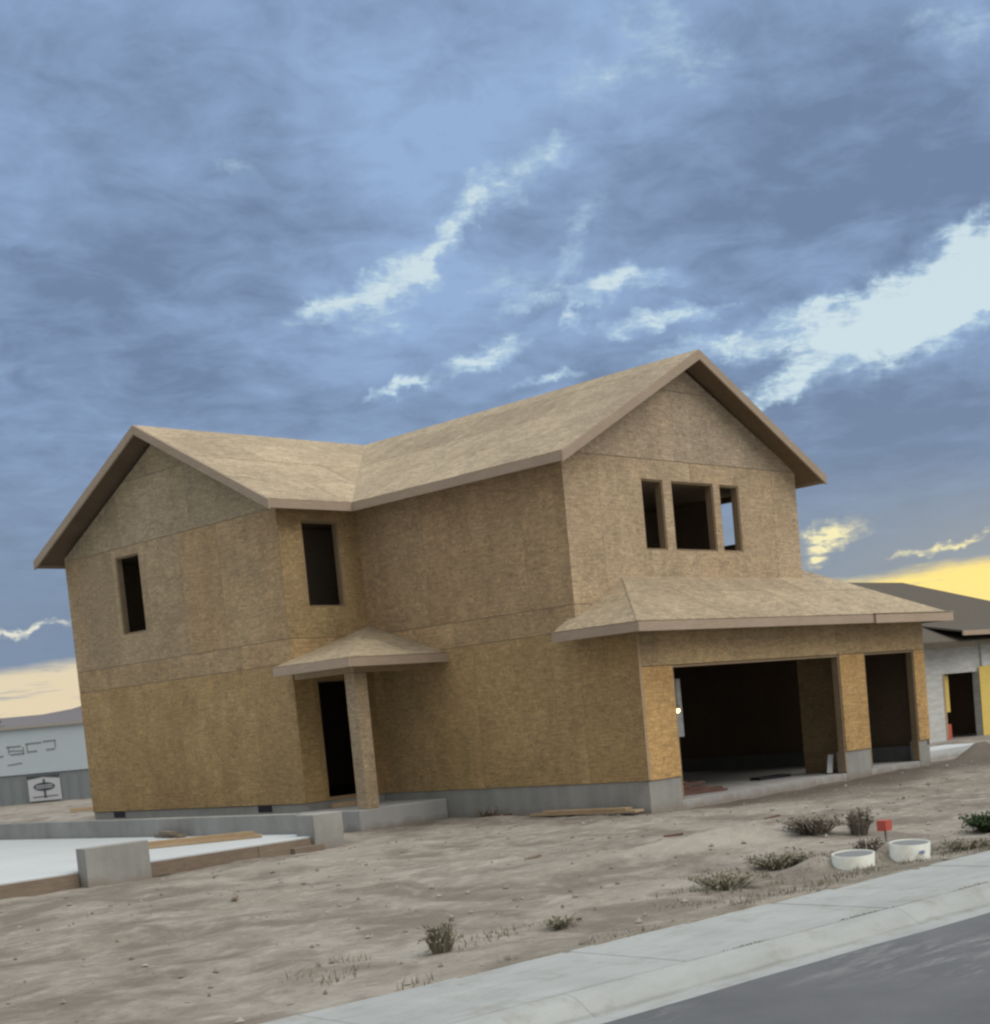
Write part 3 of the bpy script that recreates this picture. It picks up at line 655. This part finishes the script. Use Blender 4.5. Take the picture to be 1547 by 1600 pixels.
# ------------------------------------------------------------------ neighbour's foundation on the left
NFD = empty('new_foundation', (-8, 6, -.55), label='fresh pale concrete slab with low stem walls, left of the bare two storey house', cat='foundation')
def nf(name, a, c, m_, bev=.01):
    o = MB().box(a, c).build(name, m_, NFD)
    if bev: q = o.modifiers.new('bevel', 'BEVEL'); q.width = bev; q.segments = 2
    return o
nf('slab', (-13.8, 2.98, -.46), (-4.08, 15.0, -.30), M_NSLAB)
nf('stem_wall', (-4.07, 3.32, -.75), (-3.88, 14.0, .01), M_FDN)
nf('corner_pier', (-4.42, 2.86, -.75), (-3.87, 3.31, .02), M_FDN)
nf('pier', (-8.20, 2.74, -.75), (-7.26, 2.97, .0), M_FDN)
nf('stem_wall', (-13.8, 15.01, -.75), (-4.08, 15.2, -.28), M_FDN)
for x0, x1 in ((-13.8, -8.22), (-7.24, -5.4), (-5.39, -4.44)): nf('form_board', (x0, 2.925, -.52), (x1, 2.965, -.325), M_FORM, 0)
stack('lumber_stack', 'low stack of pale lumber lying on the fresh pale slab', 'lumber',
      [((-6.05, 5.35, -.27), (-4.45, 4.15, -.27), .12, .05), ((-5.92, 5.5, -.27), (-4.4, 4.35, -.27), .12, .05), ((-6.0, 5.42, -.218), (-4.5, 4.28, -.218), .12, .05)], M_LUM, (-5.2, 4.8, -.3))
stack('board_offcut', 'short pale board offcuts behind the lumber stack on the fresh slab', 'lumber', [((-4.3, 6.6, -.27), (-4.15, 7.6, -.27), .14, .05), ((-4.32, 6.8, -.22), (-4.18, 7.4, -.22), .14, .05)], M_FORM, (-4.2, 7.1, -.3))
thing('wood_block', MB().beam((-4.95, 2.72, -.47), (-4.45, 2.66, -.46), .14, .10), M_FORM, 'short brown timber block on dirt by the right corner pier of the slab', 'timber')
# background debris left of the house
thing('pale_plank', MB().beam((5.1, 27.5, -.42), (5.9, 26.8, -.42), .2, .1), M_LUM, 'pale plank on the ground behind the fresh slab by the house corner', 'plank')
thing('debris_heap', MB().poly_prism([(-6, 22, -.6), (-1.5, 19.5, -.6), (-.8, 20.6, -.6), (-5.6, 23.4, -.6)], (0, 0, .22)), M_DIRT, 'low brown dirt heap behind the fresh pale slab', 'dirt heap')

# ------------------------------------------------------------------ low white building far left
BW = empty('long_building', (10, 42, -.6), label='long low building with white upper wall, faint dark lettering and grey lower wall, far left', cat='building')
d1 = Vector((12.64-10.36, 39.87-42.39, 0)).normalized(); dn = Vector((-d1.y, d1.x, 0)); dn = dn if dn.dot(Vector((1, 1, 0))) > 0 else -dn
B0 = Vector((10.36, 42.39, 0))
def bp(s, z, k=0): p = B0+d1*s+dn*k; return Vector((p.x, p.y, z))
def bwb(name, s0_, s1_, z0, z1, k0, k1, m_): return MB().poly_prism([bp(s0_, z0, k0), bp(s1_, z0, k0), bp(s1_, z0, k1), bp(s0_, z0, k1)], (0, 0, z1-z0)).build(name, m_, BW)
M_BW = mat('white_metal_wall', (.58, .63, .66), .6, .3, lambda n: (n.mix(n.noise(pos(n), .8, 3, .6), (.47, .56, .63), (.54, .63, .70)), None, None))
M_BG = mat('grey_metal_wall', (.24, .27, .29), .7, .3, lambda n: (n.mix(n.noise(pos(n), .6, 3, .6), (.21, .25, .27), (.26, .28, .30)), None, None))
M_BT = mat('beige_trim', (.40, .37, .34), .7); M_INK = mat('dark_ink', (.10, .12, .14), .7); M_SIGN = mat('sign_white', (.56, .58, .64), .5); M_INK2 = mat('faded_ink', (.24, .28, .30), .7)
bwb('lower_wall', -14, 5.5, -.75, .66, .05, 6, M_BG); bwb('upper_wall', -14, 5.5, .665, 2.46, 0, 6, M_BW); bwb('roof_edge', -14.1, 5.6, 2.465, 2.56, -.12, 6.1, M_BT)
k = -14
while k < 5.5: bwb('wall_rib', k, k+.05, -.74, .655, .02, .049, M_BG); k += .45
bwb('base_rail', -14, 5.5, -.745, -.58, -.02, .018, M_BT)
def stroke(s0_, z0, s1_, z1, w, m_=M_INK, k=-.006, par=None, name='letter_stroke'):
    a = bp(s0_, z0, k); c = bp(s1_, z1, k); u = Vector((0, 0, w/2))
    return MB().poly_prism([a-u, c-u, c+u, a+u], dn*.005).build(name, m_, par or BW)
# a px is ~25 mm here; s measured from the left picture edge
px = .0254
for (a0, v0, a1, v1, w, m_) in ((15, 1169, 38, 1169, 3, M_INK2), (18, 1175, 40, 1176, 2.5, M_INK2), (20, 1181, 42, 1180.5, 3.2, M_INK2), (45, 1166.5, 70, 1166, 3, M_INK2), (46, 1179, 62, 1178.5, 3, M_INK2), (72, 1165, 93, 1164.5, 3, M_INK2), (76, 1178, 90, 1177.5, 3, M_INK2), (0, 1171, 3, 1172, 3, M_INK2), (2, 1183, 9, 1182, 3, M_INK2), (14, 1197, 37, 1195, 2.5, M_INK2)):
    zz = lambda v: 2.49-(v-1141)*px
    stroke(a0*px, zz(v0)-.0, a1*px, zz(v1), w*px, m_)
for a0, v0, a1 in ((17, 1168, 19), (40, 1170, 42), (46, 1166, 48), (90, 1164, 92)): stroke(a0*px, 2.49-(v0+6-1141)*px, a1*px, 2.49-(v0+6-1141)*px, 12*px, M_INK2)
sg = bwb('sign_board', 42*px, 92*px, -.43, .50, -.03, -.008, M_SIGN)
def sgs(pts, m_=M_INK): return MB().poly_prism([bp(p[0]*px, p[1], -.037) for p in pts], dn*.005).build('emblem', m_, BW)
sgs([(41, .42), (66, .50), (41, .56)]); sgs([(67, .50), (92, .42), (92, .56)]); sgs([(41, .505), (92, .505), (92, .57), (41, .57)])
ell = [(67+17*math.cos(t*math.pi/12), .12+.17*math.sin(t*math.pi/12)) for t in range(24)]
sgs(ell, M_INK)
for z in (.06, .14): MB().poly_prism([bp((67-13)*px, z, -.043), bp((67+13)*px, z+.02, -.043), bp((67+13)*px, z+.05, -.043), bp((67-13)*px, z+.03, -.043)], dn*.004).build('emblem', M_SIGN, BW)
sgs([(65.5, -.33), (69, -.33), (69, .42), (65.5, .42)]); sgs([(48, -.30), (87, -.28), (87, -.24), (48, -.26)])

# ------------------------------------------------------------------ neighbour house on the right
NH = empty('neighbor_house', (20, 8, -.5), label='single storey white walled house with dark brown shingle roof and open garage, far right', cat='house')
def nb(name, a, c, m_): return MB().box(a, c).build(name, m_, NH)
M_NW = mat('white_wrap', (.55, .58, .60), .7, .3, lambda n: (n.mix(n.rng(n.noise(n.map(pos(n), scale=(1, 1, 5)), 2, 4, .6), .4, .7), (.48, .50, .50), (.62, .64, .66)), None, None))
def shin(n):
    q = pos(n); k = n.noise(n.map(q, scale=(1, 1, 1)), 14, 4, .7); w = n.n('ShaderNodeTexWave'); n.put(w.inputs['Vector'], q); w.bands_direction = 'Y'; w.inputs['Scale'].default_value = 2.2; w.inputs['Distortion'].default_value = .6
    return n.mix(n.rng(n.m('ADD', n.m('MULTIPLY', k, .7), n.m('MULTIPLY', w.outputs[0], .25)), .3, .8), (.085, .075, .062), (.15, .135, .11)), k, (.4, .01)
M_SHIN = mat('brown_shingle', (.11, .10, .085), .9, .2, shin)
M_YEL = mat('painted_glow', (.72, .55, .12), .6, .3, lambda n: (n.mix(n.noise(n.map(pos(n), scale=(1, 1, 4)), 5, 4, .6), (.62, .45, .10), (.80, .64, .20)), None, None))  # yellow glow painted as a surface colour
yn = 5.0
nb('front_wall', (15.2, yn, 1.29), (20.45, yn+.15, 2.05), M_NW); nb('front_wall', (15.2, yn, -.55), (18.32, yn+.15, 1.288), M_NW)
nb('garage_jamb', (18.322, yn-.01, -.45), (18.42, yn+.16, 1.286), M_LUM)
nb('end_wall', (15.2, yn+.152, -.55), (15.35, 14, 2.05), M_NW)
nb('garage_interior', (18.3, 9.5, -.45), (22.6, 9.6, 2.0), M_STUD); nb('garage_side', (18.2, yn+.16, -.45), (18.3, 9.5, 2.0), M_STUD); nb('garage_side', (21.0, 5.2, -.45), (21.1, 9.5, 2.0), M_STUD); nb('garage_top', (18.3, yn+.16, 1.98), (21, 9.5, 2.03), M_STUD)
nb('garage_floor', (15.3, 3.2, -.75), (22.0, 9.5, -.50), M_SLAB)
nb('glow_sheet', (18.44, yn+.20, .25), (18.98, yn+.24, 1.25), M_YEL)  # flat sheet in place of the yellow glow inside the opening
nb('right_wall', (20.46, yn-.06, 1.35), (27, yn+.15, 2.25), M_NW); nb('glow_panel', (20.24, yn-.08, -.50), (21.4, yn-.065, 1.42), M_YEL); nb('right_wall', (20.25, yn-.06, -.5), (27, yn+.15, 1.348), M_NW)  # the yellow panel is a glow painted on a flat board
mb = MB(); mb.poly_prism([(18.4, 4.35, 2.36), (27.4, 4.35, 2.36), (27.4, 5.7, 2.62), (18.4, 5.7, 2.62)], (0, 0, .05)); mb.build('lower_roof', M_SHIN, NH); nb('eave_board', (18.38, 4.31, 2.27), (27.4, 4.345, 2.40), M_FASCIA)
zr = 4.15
def rf(pts): MB().poly_prism(pts, (0, 0, .12)).build('roof_slope', M_SHIN, NH)
rf([(14.7, 4.5, 2.02), (30, 4.5, 2.02), (23.9, 9.3, zr), (17.5, 9.3, zr)]); rf([(30, 4.5, 2.02), (30, 14.6, 2.02), (23.9, 9.3, zr)]); rf([(14.7, 14.6, 2.02), (14.7, 4.5, 2.02), (17.5, 9.3, zr)]); rf([(14.7, 14.6, 2.02), (17.5, 9.3, zr), (23.9, 9.3, zr), (30, 14.6, 2.02)])
nb('roof_vent', (21.0, 6.6, 2.98), (21.35, 6.75, 3.10), M_WHITE)
nb('front_gutter', (14.7, 4.40, 1.98), (19.2, 4.49, 2.10), M_SHIN)
thing('red_glow_box', MB().box((18.60, 5.20, -.50), (18.98, 5.40, -.08)), M_REDP, 'small red box standing in for a glow at the left jamb of the far right garage opening', 'can')  # red box added in place of a glow low in the opening
thing('concrete_block', MB().box((9.2, .6, -.52), (12.2, 1.6, -.30)), M_NSLAB, 'pale concrete apron block beyond the garage right corner', 'concrete')
def mound(name, cx, cy, rx, ry, h, label, m_=M_DIRT, seed=0):
    mb = MB(); N, K = 22, 7
    for k in range(K+1):
        f = k/K
        for i in range(N):
            t = 2*math.pi*i/N; w_ = 1+.18*noise.noise(Vector((math.cos(t)*1.5, math.sin(t)*1.5, seed)))
            x = cx+rx*f*w_*math.cos(t); y = cy+ry*f*w_*math.sin(t); z = -.55+(h+.06)*math.exp(-3.2*f*f)*(1+.25*noise.noise(Vector((x*3, y*3, seed))))-.06*f
            mb.v.append(Vector((x, y, z)))
    for k in range(K):
        for i in range(N): j = (i+1) % N; mb.f.append((k*N+i, k*N+j, (k+1)*N+j, (k+1)*N+i))
    return thing(name, mb, m_, label, 'dirt heap', smooth=True)
mound('dirt_mound', 10.6, -.1, 1.5, .5, .28, 'dark dirt mound right of the garage near the picture edge', M_DIRT, 4)

# ------------------------------------------------------------------ meter pits and small things by the sidewalk
mound('crumpled_sheeting', -6.1, 6.3, .35, .6, .27, 'grey crumpled sheeting on the fresh slab behind the left pier', M_FDN, 8)
def pit(name, x, y, r, z0, z1, tilt, label, blue=False):
    t = empty(name, (x, y, z0), label=label, cat='utility pit', group='white meter pits beside the sidewalk')
    mb = MB(); N = 28
    for (rr, z) in ((r*.94, 0), (r, z1-z0), (r*.93, z1-z0), (r*.90, .02)):
        for i in range(N): a = 2*math.pi*i/N; mb.v.append(Vector((rr*math.cos(a), rr*math.sin(a), z)))
    for k in range(3):
        for i in range(N): j = (i+1) % N; mb.f.append((k*N+i, k*N+j, (k+1)*N+j, (k+1)*N+i))
    me = bpy.data.meshes.new('ring'); me.from_pydata([tuple(v) for v in mb.v], [], mb.f); me.materials.append(M_WHITE)
    for p in me.polygons: p.use_smooth = True
    o = bpy.data.objects.new('ring', me); COL.objects.link(o); o.parent = t
    mb = MB(); mb.tube((0, 0, z1-z0-.035), (0, 0, z1-z0-.010), r*.92, r*.92, 28); me2 = bpy.data.meshes.new('lid'); me2.from_pydata([tuple(v) for v in mb.v], [], mb.f); me2.materials.append(M_GREY)
    o = bpy.data.objects.new('lid', me2); COL.objects.link(o); o.parent = t
    if blue:
        for a in (-2.05, -1.9):
            q = MB().box((r*1.0*math.cos(a)-.02, r*math.sin(a)-.006, (z1-z0)*.78), (r*1.0*math.cos(a)+.02, r*math.sin(a)+.004, (z1-z0)*.85)); me3 = bpy.data.meshes.new('mark'); me3.from_pydata([tuple(v) for v in q.v], [], q.f); me3.materials.append(M_BLUE)
            o = bpy.data.objects.new('mark', me3); COL.objects.link(o); o.parent = t
    t.rotation_euler = tilt
    return t
pit('meter_pit', -6.10, -7.66, .205, -.70, -.365, (math.radians(3), math.radians(-3), 0), 'left of two half buried white round meter pits by the sidewalk')
pit('meter_pit', -5.60, -7.97, .195, -.70, -.325, (math.radians(4), math.radians(-2), 0), 'right white round meter pit, nearer the sidewalk, with faint blue marks', True)

def plant(name, x, y, r, h, n, m_, label, cat='plant', group=None, w=.012, seed=0, spread=1.0, twig=True):
    R = random.Random(seed); mb = MB(); z0 = ground(x, y)-.01
    for i in range(n):
        a = R.uniform(0, 2*math.pi); rr = r*math.sqrt(R.random())*.45; bx, by = x+rr*math.cos(a), y+rr*math.sin(a)
        L = h*R.uniform(.45, 1.05); a2 = a+R.gauss(0, .6); out = r*R.uniform(.2, .9)*spread
        p0 = Vector((bx, by, z0)); p2 = Vector((bx+out*math.cos(a2), by+out*math.sin(a2), z0+L)); p1 = (p0+p2)/2+Vector((0, 0, L*.2))
        s = Vector((-math.sin(a2+R.uniform(-1, 1)), math.cos(a2), R.uniform(-.3, .3))).normalized()*w*R.uniform(.6, 1.3)
        o = len(mb.v); mb.v += [p0-s*.5, p0+s*.5, p1+s, p1-s, p2]; mb.f += [(o, o+1, o+2, o+3), (o+3, o+2, o+4)]
        if twig:
            for q in range(3):
                c = p1.lerp(p2, R.random()); d = Vector((R.gauss(0, 1), R.gauss(0, 1), R.gauss(.3, .7))).normalized()*R.uniform(.02, .06); t_ = Vector((R.gauss(0, 1), R.gauss(0, 1), R.gauss(0, 1))).normalized()*w*.8
                o = len(mb.v); mb.v += [c, c+d*.5+t_, c+d, c+d*.5-t_]; mb.f += [(o, o+1, o+2, o+3)]
    me = bpy.data.meshes.new(name); me.from_pydata([tuple(v) for v in mb.v], [], mb.f); me.materials.append(m_)
    o = bpy.data.objects.new(name, me); COL.objects.link(o); return tag(o, label, cat, group)
plant('dry_shrub', -3.75, -5.62, .36, .20, 220, M_DRY, 'dark dry shrub on the small mound, left part of the clump below the garage', 'shrub', w=.014, seed=1)
plant('dry_shrub', -3.45, -6.05, .20, .32, 110, M_DRY, 'taller dry shrub at the right end of the mound in front of the garage', 'shrub', w=.014, seed=2, spread=.7)
plant('weed', -6.2, -6.85, .36, .14, 150, M_WEED, 'low green weed patch left of the left meter pit', 'weed', seed=3)
plant('green_bush', -3.25, -7.65, .34, .20, 260, M_GREEN, 'dark green bush at the right picture edge above the sidewalk', 'bush', w=.02, seed=4)
plant('weed', -10.72, -6.96, .15, .24, 80, M_WEED, 'upright green weed alone on the bare dirt nearest the sidewalk', 'weed', seed=5)
plant('weed', -7.55, -7.25, .38, .15, 130, M_WEED, 'wide low weed by the sidewalk between the lone weed and the meter pits', 'weed', seed=6)
plant('weed', -9.55, -7.10, .16, .09, 55, M_WEED, 'small green tuft near the sidewalk right of the lone upright weed', 'weed', seed=9)
plant('weed', -5.1, -7.2, .16, .16, 60, M_DRY, 'dry stalks behind the right meter pit', 'weed', seed=10)
plant('weed', -5.0, -8.28, .26, .10, 100, M_WEED, 'green weeds at the sidewalk edge right of the right meter pit', 'weed', seed=11)
plant('weed', .1-.4, 3.45, .25, .18, 60, M_DRY, 'grey dry weed against the side foundation', 'weed', seed=12)
R = random.Random(5)
rf_ = MB().tube((-4.55, -7.08, -.45), (-4.53, -7.06, -.24), .012, .012, 6)
fl = empty('marker_flag', (-4.55, -7.08, -.48), label='small red marker cap behind the right white meter pit', cat='marker')
rf_.build('stake', M_GREY, fl); MB().box((-4.62, -7.13, -.33), (-4.50, -7.02, -.22)).build('red_cap', M_REDP, fl)
# grass and weeds nobody could count, thicker towards the sidewalk; crack weeds
mb = MB()
def blade(mb, x, y, z, h, R):
    a = R.uniform(0, 6.28); w = .006; d = Vector((math.cos(a), math.sin(a), 0)); o = len(mb.v); p = Vector((x, y, z-.01))
    mb.v += [p-d*w, p+d*w, p+Vector((R.gauss(0, .4)*h, R.gauss(0, .4)*h, h))]; mb.f.append((o, o+1, o+2))
cl = [(R.uniform(-2, 9), -R.uniform(.05, 1)**1.5*1.8) for _ in range(150)]
for s, n in cl:
    if noise.noise(Vector((s*.6, n*.8, 7))) < -.12: continue
    r_ = R.uniform(.04, .16)
    for _ in range(int(r_*230)):
        x, y, _z = street(s+R.gauss(0, r_), n+R.gauss(0, r_*.6), 0)
        if sn(x, y)[1] < .03: blade(mb, x, y, ground(x, y), R.uniform(.02, .08), R)
ww = mb
me = bpy.data.meshes.new('ground_weeds'); me.from_pydata([tuple(v) for v in ww.v], [], ww.f); me.materials.append(M_WEED)
o = bpy.data.objects.new('ground_weeds', me); COL.objects.link(o); tag(o, 'sparse grass and weeds growing along the dirt edge of the sidewalk', 'weeds', kind='stuff')
mb = MB()
for s, L in ((1.2, .18), (2.6, .12), (3.3, .16), (4.0, .14), (4.6, .10), (5.2, .16), (-.1, .12)):
    for _ in range(int(L*1500)):
        p = street(s+R.gauss(0, L), 1.16+R.gauss(0, .012), -.452); blade(mb, p.x, p.y, p.z, R.uniform(.006, .022), R)
me = bpy.data.meshes.new('joint_weeds'); me.from_pydata([tuple(v) for v in mb.v], [], mb.f); me.materials.append(M_DRY)
o = bpy.data.objects.new('joint_weeds', me); COL.objects.link(o); tag(o, 'dark weeds and dirt in the joint between sidewalk and kerb', 'weeds', kind='stuff')
# clods and stones
mb = MB()
for i in range(4500):
    x = R.uniform(-15, 9); y = R.uniform(-9, 6)
    n = sn(x, y)[1]
    if n > -.02 or (x > -.3 and y > -.1) or (-14 < x < -3.8 and y > 2.7) or (x > -2.1 and y > 4.6): continue
    r_ = .006+.034*R.random()**6; z = ground(x, y); o = len(mb.v)
    vv = [Vector((1, 0, 0)), Vector((0, 1, 0)), Vector((-1, 0, 0)), Vector((0, -1, 0)), Vector((0, 0, .8)), Vector((0, 0, -.6))]
    for v in vv: mb.v.append(Vector((x, y, z+r_*.25))+v*r_*R.uniform(.6, 1.4))
    for a, c in ((0, 1), (1, 2), (2, 3), (3, 0)): mb.f += [(o+a, o+c, o+4), (o+c, o+a, o+5)]
me = bpy.data.meshes.new('stones'); me.from_pydata([tuple(v) for v in mb.v], [], mb.f); me.materials.append(M_STONE)
o = bpy.data.objects.new('stones', me); COL.objects.link(o); tag(o, 'scattered small stones and clods on the bare dirt', 'stones', kind='stuff')
for i, (x, y, a, L, w_, lab) in enumerate(((-5.6, -2.9, .4, .34, .05, 'small brown wood scrap on bare dirt below the side foundation'), (-3.6, -3.4, -.3, .26, .06, 'small dark wood scrap on dirt between the porch and the dry shrub'), (-8.9, -1.6, .9, .30, .05, 'weathered stick on bare dirt in front of the pale slab'), (-1.2, -3.2, .1, .36, .05, 'thin brown offcut on dirt in front of the garage corner'))):
    z = ground(x, y)+.012; d_ = Vector((math.cos(a), math.sin(a), .02))*L/2
    thing('wood_scrap', MB().beam(Vector((x, y, z))-d_, Vector((x, y, z))+d_, w_, .025), (M_FORM, M_RED)[i % 2], lab, 'wood scrap')
# tree beyond the white building
T = empty('tree', (44, 111, -.5), label='dark green tree mass beyond the long white building, far left', cat='tree')
mb = MB().tube((43, 112, -.6), (43, 112, 3.6), .25, .15); mb.build('trunk', M_STUD, T)
mb = MB(); R = random.Random(9)
cl = [(R.uniform(-6, 1.3), R.uniform(-2, 2), R.uniform(2.4, 5.0)) for _ in range(60)]
dR = Vector((math.cos(YAW), -math.sin(YAW), 0)); dF = Vector((math.sin(YAW), math.cos(YAW), 0))
for a, c, z in cl:
    for _ in range(90):
        p = Vector((44, 111, 0))+dR*(a+R.gauss(0, .35))+dF*(c+R.gauss(0, .35))+Vector((0, 0, z+R.gauss(0, .22)))
        u = Vector((R.gauss(0, 1), R.gauss(0, 1), R.gauss(0, 1))).normalized()*.13; v = u.orthogonal().normalized()*.09; o = len(mb.v)
        mb.v += [p-u, p+v, p+u, p-v]; mb.f.append((o, o+1, o+2, o+3))
me = bpy.data.meshes.new('crown'); me.from_pydata([tuple(v) for v in mb.v], [], mb.f); me.materials.append(M_GREEN)
o = bpy.data.objects.new('crown', me); COL.objects.link(o); o.parent = T; o.matrix_parent_inverse = Matrix.Translation((-44, -111, .5))
